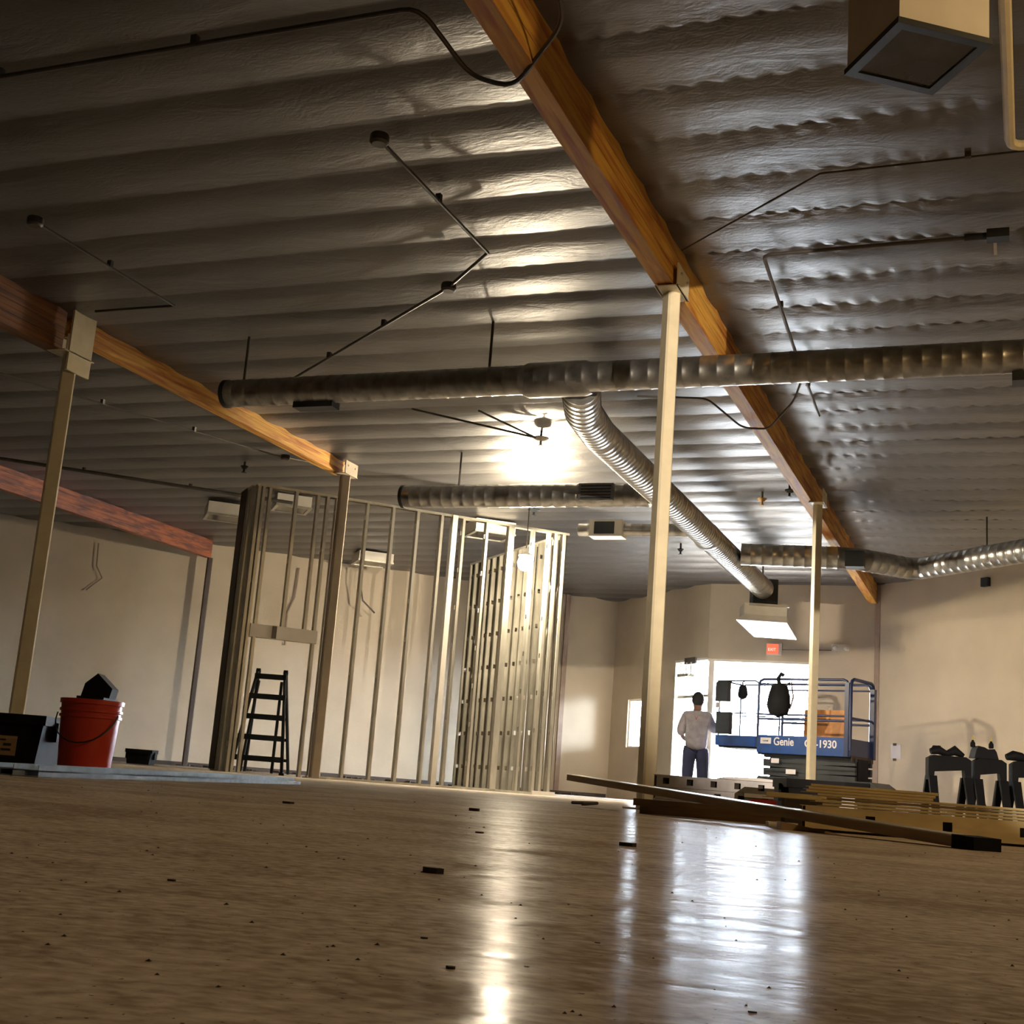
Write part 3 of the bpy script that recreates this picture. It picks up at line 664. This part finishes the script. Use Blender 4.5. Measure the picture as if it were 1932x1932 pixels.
# ------------------------------------------------------------------ person
def skin(name, pts, edges, rad, m, parent, lv=2, root=0):
    me = bpy.data.meshes.new(name); me.from_pydata(pts, edges, []); o = bpy.data.objects.new('tmp', me); COL.objects.link(o)
    md = o.modifiers.new('s', 'SKIN'); md.use_smooth_shade = True
    sv = me.skin_vertices[0].data
    for i, q in enumerate(rad): sv[i].radius = q if isinstance(q, tuple) else (q, q); sv[i].use_root = (i == root)
    o.modifiers.new('u', 'SUBSURF').levels = lv
    bpy.context.view_layer.update()
    m2 = bpy.data.meshes.new_from_object(o.evaluated_get(bpy.context.evaluated_depsgraph_get())); bpy.data.objects.remove(o)
    m2.polygons.foreach_set('use_smooth', [True]*len(m2.polygons)); m2.name = name
    return put(name, m2, m, parent)
def person():
    r = empty('person', (-4.76, 20.66, 0), CAMZ-R(12), 'person seen from behind in a grey t-shirt and navy trousers reaching toward the lift', 'person')
    # local: +X right, +Y forward (away from the camera)
    body = [(0, 0, .94), (0, -.01, 1.10), (0, 0, 1.28), (0, .01, 1.40), (0, .02, 1.48), (0, .035, 1.53), (0, .04, 1.60), (0, .04, 1.66),
            (-.17, .01, 1.39), (-.245, -.03, 1.14), (-.20, .14, 1.02),
            (.17, .01, 1.39), (.27, .08, 1.19), (.37, .30, 1.20),
            (-.10, 0, .90), (-.115, .02, .50), (-.125, -.02, .09), (-.13, .12, .035),
            (.10, 0, .90), (.12, .02, .50), (.14, -.02, .09), (.15, .12, .035)]
    E_ = [(0, 1), (1, 2), (2, 3), (3, 4), (4, 5), (5, 6), (6, 7), (3, 8), (8, 9), (9, 10), (3, 11), (11, 12), (12, 13), (0, 14), (14, 15), (15, 16), (16, 17), (0, 18), (18, 19), (19, 20), (20, 21)]
    rad = [(.14, .10), (.13, .09), (.15, .10), (.13, .09), .055, (.075, .085), (.08, .095), (.055, .065), .06, .042, .030, .06, .042, .030, .085, .058, .045, .035, .085, .058, .045, .035]
    b = skin('body', body, E_, rad, 'skin', r)
    for s, w0, dirv in ((-1, Vector((-.20, .14, 1.02)), Vector((.35, .85, .1))), (1, Vector((.37, .30, 1.20)), Vector((.25, .95, .1)))):
        dv = dirv.normalized(); sd = Vector((1, -.2, 0)).normalized()*.02
        palm = w0+dv*.07
        pts = [tuple(w0), tuple(palm)]; ed = [(0, 1)]; rd = [.026, (.034, .018)]
        for f, (off, ln) in enumerate(((-1.3, .07), (-.45, .08), (.45, .075), (1.3, .06))):
            a = palm+sd*off+dv*.02; k = len(pts)
            pts += [tuple(a), tuple(a+dv*ln*.5), tuple(a+dv*ln*.8+Vector((0, 0, -.02)))]; ed += [(1, k), (k, k+1), (k+1, k+2)]; rd += [.010, .009, .008]
        a = w0+dv*.03-sd*1.6*s; k = len(pts); pts += [tuple(a), tuple(a-sd*1.2*s+dv*.03)]; ed += [(1, k), (k, k+1)]; rd += [.011, .009]
        skin('hand', pts, ed, rd, 'skin', r, 1)
    puts('head_shape', MB().sphere((0, .045, 1.645), .102, 18, 12, (.88, 1.02, 1.20)), 'skin', b)
    f = MB(); f.sphere((0, .150, 1.63), .018, 8, 6, (.7, 1, 1.2)); puts('nose', f, 'skin', b)
    for s in (-1, 1):
        puts('ear', MB().sphere((s*.088, .04, 1.635), .03, 8, 6, (.35, .7, 1.1)), 'skin', b)
        puts('eye', MB().sphere((s*.034, .132, 1.66), .012, 8, 6), 'white', b)
    puts('mouth', MB().sphere((0, .138, 1.585), .02, 8, 6, (1.2, .4, .3)), 'scrap', b)
    hb = MB(); hb.sphere((0, .028, 1.665), .112, 18, 12, (.90, 1.0, 1.12)); hb.v = [p for p in hb.v]; puts('hair', hb, 'hair', r)
    puts('beard', MB().sphere((0, .075, 1.575), .062, 12, 8, (1.05, 1, .8)), 'hair', r)
    sh = [(0, 0, .83), (0, -.01, 1.02), (0, 0, 1.22), (0, .01, 1.37), (0, .02, 1.475), (-.17, .01, 1.39), (-.25, -.025, 1.16), (-.235, .03, 1.08), (.17, .01, 1.39), (.265, .075, 1.20), (.315, .18, 1.20)]
    skin('tshirt', sh, [(0, 1), (1, 2), (2, 3), (3, 4), (3, 5), (5, 6), (6, 7), (3, 8), (8, 9), (9, 10)],
         [(.20, .145), (.185, .13), (.20, .135), (.175, .12), .085, .098, .078, .068, .098, .078, .068], 'shirt', r, root=2)
    pa = [(0, 0, .99), (-.10, 0, .84), (-.115, .02, .50), (-.125, -.01, .07), (.10, 0, .84), (.12, .02, .50), (.14, -.01, .07)]
    skin('trousers', pa, [(0, 1), (1, 2), (2, 3), (0, 4), (4, 5), (5, 6)], [(.175, .125), .125, .100, .082, .125, .100, .082], 'trouser', r)
    for s in (-1, 1): puts('shoe', MB().sphere((s*.135, .06, .045), .06, 12, 8, (.85, 2.2, .75)), 'black', r)
    text('shirt_print', 'V', .09, (-.035, -.125, 1.33), 'red', r)
person()

# ------------------------------------------------------------------ multi-position ladder behind the door opening
def ladder():
    r = empty('step_ladder', (-9.14, 14.92, 0), CAMZ, 'dark folding step ladder with five rungs standing in the partition door opening', 'ladder')
    H = 1.31; w0, w1 = .36, .66; dep = .40
    def rail(x0, x1, y0, y1): 
        return MB().tube([(x0, y0, 0.02), (x1, y1, H)], .022, 8)
    for s in (-1, 1):
        puts('rail', rail(s*w1/2-.0, s*w0/2, -dep, -.04), 'darkmetal', r)
        puts('inner_rail', MB().tube([(s*.20, -dep+.02, .02), (s*.15, -.05, H-.12)], .020, 8), 'darkmetal', r)
        puts('rear_rail', rail(s*(w1/2-.04), s*w0/2, dep, .04), 'darkmetal', r)
        puts('hinge', MB().lathe([(.02, -.03), (.045, -.025), (.045, .025), (.02, .03)], 14, c=(s*w0/2, 0, H), axis='x'), 'black', r)
        put('rubber_foot', MB().box(s*w1/2-.03, -dep-.03, 0, s*w1/2+.03, -dep+.03, .03), 'rubber', r)
    for i in range(5):
        z = .19+i*.265; t = z/H; hw = (w1*(1-t)+w0*t)/2+.02; y = -dep+t*(dep-.04)
        put('rung', MB().box(-hw, y-.03, z-.034, hw, y+.02, z+.034), 'darkmetal', r)
        if i < 4: put('rear_rung', MB().box(-hw+.05, -y-.02, z-.02, hw-.05, -y+.02, z+.02), 'darkmetal', r)
ladder()

# ------------------------------------------------------------------ bucket, totes, flat stud bundle on the left
def bucket():
    r = empty('bucket', (-4.53, 5.66, 0), R(20), 'orange-red plastic bucket with wire handle and a black lump on top', 'bucket')
    b = MB(); b.lathe([(.130, 0), (.132, .01), (.150, .27), (.158, .272), (.158, .285), (.151, .287), (.152, .300), (.160, .302), (.160, .315), (.153, .317), (.155, .34), (.163, .342), (.163, .365), (.150, .365), (.145, .30)], 36); puts('shell', b, 'orange', r)
    h = [(-.152, -.02, .30)]
    for i in range(13):
        a = PI*i/12; h.append((-.157*math.cos(a)*1.01, -.05-.12*math.sin(a), .29-.15*math.sin(a)))
    puts('handle', MB().tube(h[1:], .004, 6), 'darkmetal', r)
    return r
bucket()
lump = MB(); lump.prism([(-.075, 0), (.075, 0), (.085, .05), (.0, .125), (-.06, .07)], 'y', -.06, .06); lump.box(-.07, -.14, -.012, .07, .14, 0)
o = puts('tool_block', lump, 'black', None, loc=(-4.50, 5.66, .378), rotz=R(22)); tag(o, 'black pointed lump resting on the rim of the orange bucket', 'tool')
def tote(loc, rz, W, D, H, label, sticker=True):
    r = empty('storage_tote', loc, rz, label, 'box', 'black plastic totes')
    b = MB(); b.prism([(-W/2+.02, 0), (W/2-.02, 0), (W/2, H-.05), (-W/2, H-.05)], 'y', -D/2, D/2); put('tub', b, 'black', r)
    put('lid', MB().box(-W/2-.015, -D/2-.015, H-.05, W/2+.015, D/2+.015, H), 'black', r)
    for s in (-1, 1): put('latch', MB().box(s*(W/2+.02)-.012, -.06, H-.13, s*(W/2+.02)+.012, .06, H-.03), 'black', r)
    if sticker:
        g = put('sticker', MB().box(W/2-.36, -D/2-.006, .05, W/2-.125, -D/2-.001, .15), 'plank', r)
        for x, z, a, c in ((-.19, .10, .04, .012), (-.20, .075, .05, .01), (-.30, .09, .05, .03), (-.21, .125, .03, .008)): put('print', MB().box(W/2+x, -D/2-.009, z, W/2+x+a, -D/2-.0065, z+c), 'darkmetal', g)
tote((-5.12, 5.62, 0), CAMZ, .66, .40, .265, 'black plastic tote with a pale sticker at the left edge beside the bucket')
tote((-11.23, 15.2, 0), CAMZ, .34, .30, .20, 'small dark box on the floor by the back wall behind the bucket', False)
tote((-1.13, 7.80, 0), CAMZ, .30, .34, .25, 'black box behind the boards between the grey stud stack and the lift', False)
def bundle():
    a = Vector((-3.02, 3.55)); b = Vector((-4.12, 7.20)); d = b-a
    r = empty('stud_bundle', (a.x, a.y, 0), math.atan2(d.y, d.x), 'flat bundle of pale metal studs lying on the floor in front of the bucket', 'metal studs', 'loose metal studs on the floor')
    L = d.length
    for i, (y, z) in enumerate(((0, 0), (.10, 0), (.20, 0), (.04, .020), (.14, .020))):
        s = MB().box(i*.03, y, z+.0, L-.05*(i % 3), y+.09, z+.002).box(i*.03, y, z, L-.05*(i % 3), y+.002, z+.018).box(i*.03, y+.088, z, L-.05*(i % 3), y+.09, z+.018); put('stud', s, 'doortint_stud', r)
bundle()

# ------------------------------------------------------------------ right foreground: stacked studs and boards
def cam2(px, D): X = (px-966)/2454*D; return (X*math.cos(YAW)-D*math.sin(YAW), X*math.sin(YAW)+D*math.cos(YAW))
def chan(L, h=.092, fl=.04, holes=(), back=False):
    """stud lying on its flange, web facing local -Y"""
    mb = MB(); t = .002; a = h/2-.019; c = h/2+.019
    mb.box(0, 0, 0, L, t, a); mb.box(0, 0, c, L, t, h); x = 0
    for q in holes: mb.box(x, 0, a, q-.02, t, c); x = q+.02
    mb.box(x, 0, a, L, t, c); mb.box(0, t, h-t, L, fl, h); mb.box(0, t, 0, L, fl, t)
    return mb
def flatstud(L, wd=.092, h=.03):
    return MB().box(0, 0, h-.002, L, wd, h).box(0, 0, 0, L, .002, h-.002).box(0, wd-.002, 0, L, wd, h-.002)
LBL = 'loose metal studs on the floor'
r = empty('stud_stack', (*cam2(1548, 5.5), 0), CAMZ, 'golden-lit stack of metal studs at lower right with two dark punch holes', 'metal studs', LBL)
put('stud', chan(2.6, .092, .04, (.27, .59, .91, 1.23)), 'warmtint_stud', r, loc=(0, 0, .012)); put('stud', chan(2.6, .092, .04), 'warmtint_stud', r, loc=(.0, .06, .012))
put('shade_filler', MB().box(0, .03, .015, 2.5, .05, .1), 'scrap', r)  # added dark sheet, stands in for shade behind the punch holes
for i, (x, y, z, L_) in enumerate(((.07, .0, .106, 2.4), (.04, .0, .119, 2.5), (.09, .01, .132, 2.4), (.05, .0, .145, 2.5))):
    put('stud', MB().box(0, 0, 0, L_, .10, .0025).box(0, 0, 0, L_, .003, .0105), 'warmtint_stud', r, loc=(x, y, z))
for i in range(3): put('stud', MB().box(0, 0, 0, .54, .10, .0025).box(0, 0, 0, .54, .003, .0115), 'warmtint_stud', r, loc=(.03+.01*i, .12, .158+i*.0125))
put('strip', MB().box(-.02, .02, .0, 2.6, .05, .010), 'scrap', r)
tag(put('cut_stud', MB().box(0, 0, 0, .32, .09, .003).box(0, 0, 0, .32, .004, .024), 'warmtint_stud', loc=(*cam2(1475, 6.0), .128), rotz=CAMZ), 'short golden piece sticking out left from the top of the golden stack', 'metal stud', LBL)
# support under it (scrap block)
tag(put('scrap_block', MB().box(0, 0, 0, .2, .08, .127), 'scrap', loc=(*cam2(1510, 6.0), 0), rotz=CAMZ), 'dark scrap block carrying the short golden piece behind the stack', 'block')
# slanting board
a = Vector((*cam2(1117, 8.3), .150)); b = Vector((*cam2(1850, 4.3), .004)); d = b-a; Ld = d.length
mx = d.normalized(); my = Vector((0, 0, 1)).cross(mx).normalized(); mz = mx.cross(my)
o = put('long_board', MB().box(0, -.045, 0, Ld, .045, .034), 'plank'); o.matrix_world = Matrix((mx, my, mz)).transposed().to_4x4(); o.location = a
tag(o, 'long narrow board slanting from its raised far tip down to the lower right floor', 'board')
put('board_face', MB().box(0, -.046, .034, Ld, .046, .038), 'galv', o)
put('end_cap', MB().box(Ld-.02, -.05, -.004, Ld+.10, .05, .040), 'black', o)
tag(put('wood_board', MB().box(0, 0, 0, 1.15, .09, .038), 'plank', loc=(-1.86, 6.83, 0), rotz=R(-24)), 'brown board under another one below the raised slanting board, lower of the two', 'board')
tag(put('wood_board', MB().box(0, 0, 0, 1.05, .09, .036), 'plank', loc=(-1.90, 6.84, .0385), rotz=R(-24)), 'brown board on top of a darker one at the foot of the nearest column', 'board')
tag(put('foam_block', MB().box(0, 0, 0, .13, .06, .022), 'white', loc=(-1.02, 5.90, 0), rotz=CAMZ), 'small white block on the floor under the slanting board', 'block')
tag(put('wood_wedge', MB().prism([(0, 0), (.24, 0), (.0, .032)], 'y', 0, .09), 'plank', loc=(*cam2(1505, 5.25), 0), rotz=CAMZ), 'small wooden wedge beside the white block on the floor', 'wedge')
# grey stack of studs with rows of punch holes
r = empty('stud_stack', (-2.12, 8.12, 0), CAMZ, 'grey stack of metal studs with rows of holes and a red tag', 'metal studs', LBL)
for k in range(3):
    z = .004+k*.076
    put('stud', chan(1.25, .074, .05, [.06+.15*i+.03*(k % 2) for i in range(6 if k else 3)]), 'greystud', r, loc=(.0+.004*k, 0, z)); put('stud', chan(1.25, .074, .05), 'scrap' if k == 9 else 'greystud', r, loc=(.0, .06, z))
put('shade_filler', MB().box(.01, .03, .01, 1.2, .05, .22), 'scrap', r)  # added dark sheet as the shade inside the stack
t = put('red_tag', MB().prism([(.50, .07), (.62, .125), (.80, .125), (.80, .05), (.50, .05)], 'y', -.008, -.003), 'red', r); put('label', MB().box(.56, -.009, .13, .80, -.003, .155), 'paper', r)
tag(put('paper_sheet', MB().prism([(0, 0), (.50, 0), (.44, .012), (.25, .02), (.06, .015)], 'y', 0, .2), 'paper', loc=(-1.75, 8.30, .233), rotz=CAMZ), 'crumpled pale sheet lying on the grey stud stack', 'sheet')

# ------------------------------------------------------------------ sawhorses with tools on the right
def sawhorse(loc, W, label):
    r = empty('sawhorse', loc, CAMZ, label, 'sawhorse', 'black folding sawhorses')
    H = .70
    b = MB(); b.prism([(0, H-.24), (.05, H-.26), (.06, H-.16), (W-.06, H-.13), (W-.05, H-.26), (W, H-.24), (W, H-.03), (W-.05, H), (.05, H), (0, H-.03)], 'y', -.05, .05); put('crossbar', b, 'black', r)
    for x in (0.0, W-.07):
        for s in (-1, 1):
            l = MB(); l.add([(x, s*.02, H-.2), (x+.08, s*.02, H-.2), (x+.08, s*.06, H-.2), (x, s*.06, H-.2), (x, s*.22, 0), (x+.06, s*.22, 0), (x+.06, s*.26, 0), (x, s*.26, 0)], [(0, 1, 2, 3), (4, 7, 6, 5), (0, 4, 5, 1), (1, 5, 6, 2), (2, 6, 7, 3), (3, 7, 4, 0)]); put('leg', l, 'black', r)
    return r
sawhorse((-.83, 13.70, 0), .42, 'black sawhorse with curved tools on it, nearest to the scissor lift')
sawhorse((-.41, 13.88, 0), .32, 'middle black sawhorse carrying the bottles with yellow tips')
sawhorse((-.06, 14.02, 0), .60, 'black sawhorse at the right edge with hose loops on top')
def blob(name, loc, label, cat, pts, rr, group='tools on the sawhorses', m='black'):
    r = empty(name, loc, CAMZ, label, cat, group); puts('shell', MB().tube(pts, .05, 12, rr), m, r); return r
r = blob('power_tool', (-.80, 13.71, .734), 'rounded black tool at the left end of the sawhorses', 'tool', [(0, 0, 0), (.08, 0, .02), (.16, 0, -.01), (.24, 0, .025), (.33, 0, -.02)], [.03, .045, .03, .05, .02])
puts('handle', MB().tube([(.0, 0, .0), (.03, 0, .05), (.10, 0, .05)], .012, 8), 'black', r)
r = empty('tool_case', (-.42, 13.88, .70), CAMZ, 'lumpy black tool case in the middle of the sawhorses', 'box', 'tools on the sawhorses')
put('case_body', MB().prism([(0, 0), (.24, 0), (.22, .07), (.20, .10), (.14, .09), (.10, .11), (.04, .12), (.02, .08)], 'y', -.08, .08), 'black', r)
for x, h, lab in ((-.44, .10, 'glue bottle with a yellow tip on the black tool case, left one'), (-.27, .08, 'dark bottle with a dull yellow tip on the black tool case, right one')):
    r = empty('glue_bottle', (x+.03, 13.90+(x+.44)*.4, .808), 0, lab, 'bottle', 'bottles on the sawhorses')
    puts('bottle_body', MB().lathe([(.02, 0), (.024, .01), (.024, .04), (.012, .06), (.010, .07)], 14), 'black', r); puts('tip', MB().lathe([(.010, .07), (.008, .10), (.003, .12)], 10), 'yellow', r)
r = blob('power_tool', (-.10, 14.01, .734), 'rounded black tool right of the bottles', 'tool', [(0, 0, 0), (.07, 0, .02), (.15, 0, .01), (.22, 0, -.02)], [.03, .05, .045, .02])
r = empty('hose_coil', (.14, 14.10, .702), CAMZ, 'black looped hose on the right edge sawhorse', 'hose', 'tools on the sawhorses')
for k in range(2): puts('loop', MB().tube([(k*.16+.11-.11*math.cos(PI*i/10), 0, .012+.075*math.sin(PI*i/10)) for i in range(11)], .014, 8), 'black', r)
# debris near the right wall
o = puts('green_tarp', MB().tube([(0, 0, .05), (.2, .05, .07), (.5, .1, .06), (.8, 0, .10), (1.1, .05, .22), (1.3, .1, .08)], .1, 10, [.03, .09, .08, .12, .14, .04]), 'green', None, loc=(-1.45, 18.2, 0), rotz=CAMZ); tag(o, 'crumpled greenish tarp on the floor between the lift and the sawhorses', 'tarp')
o = puts('white_bag', MB().sphere((0, 0, .10), .18, 14, 8, (1.2, .8, .55)), 'paper', None, loc=(-.52, 16.6, 0)); tag(o, 'small pale bag on the floor seen between the sawhorse legs', 'bag')
o = puts('loose_cable', MB().tube([(0, 0, .01), (.2, -.1, .01), (.5, 0, .02), (.75, -.15, .01)], .012, 6), 'scrap', None, loc=(-2.85, 8.9, 0), rotz=R(-60)); tag(o, 'short dark cord on the floor left of the nearest column foot', 'cord')
# floor debris
def chip(x, y, w, label, h=.006):
    mb = MB(); n = 7; k = [(w*(.7+.5*random.random())*math.cos(2*PI*i/n), w*.55*(.7+.5*random.random())*math.sin(2*PI*i/n)) for i in range(n)]
    mb.prism(k, 'z', 0, h*(.6+random.random()))
    tag(put('debris_chip', mb, 'scrap', None, loc=(x, y, .0)), label, 'debris', 'dark chips on the floor')
for x, y, w, lb in ((-1.80, 3.09, .022, 'dark chip on the floor in front of the pale stud bundle end'), (-1.67, 4.07, .022, 'dark chip on the floor below the middle of the partition'),
    (-.93, 2.30, .009, 'small dark chip right of centre in the far part of the foreground floor'), (-.65, 2.32, .016, 'curled dark chip between the two floor reflections'), (-.54, 1.22, .011, 'dark chip left of the warm floor reflection'),
    (-.60, .87, .004, 'tiny dark crumb on the left foreground floor'), (-.32, .72, .0022, 'tiny dark crumb above the nearest one left of the warm reflection'), (-.26, .62, .0028, 'near dark crumb left of the warm floor reflection'),
    (-.235, .66, .0016, 'tiny crumb right of the warm floor reflection'), (-.24, .80, .0016, 'tiny crumb between the warm and the blue reflection'), (-.11, .61, .0020, 'nearest crumb below the blue floor reflection')):
    chip(x, y, w, lb, w*.35)
mb = MB(); rn = random.Random(5)
for i in range(170):
    D = .55*math.exp(rn.random()*2.3); X = (rn.random()-.45)*D*.8; s = .0005+.0006*rn.random()+.0006*D*rn.random()
    x = X*math.cos(YAW)-D*math.sin(YAW); y = X*math.sin(YAW)+D*math.cos(YAW)
    mb.add([(x-s, y-s, 0), (x+s, y-s*.6, 0), (x+s*.7, y+s, 0), (x-s*.8, y+s*.7, 0), (x, y, s*.9)], [(0, 1, 4), (1, 2, 4), (2, 3, 4), (3, 0, 4)])
o = put('floor_grit', mb, 'scrap'); tag(o, 'fine dark grit scattered over the foreground floor', 'grit', kind='stuff')
mb = MB()
for i in range(90):
    t = rn.random(); x = -13.5+t*5.6; y = x+33.15-rn.random()*.5; s = .03+.06*rn.random()
    mb.box(x-s, y-s*.5, 0, x+s, y+s*.5, .01+.03*rn.random())
o = put('sweepings', mb, 'scrap'); tag(o, 'brown sweepings along the foot of the back wall', 'debris', kind='stuff')
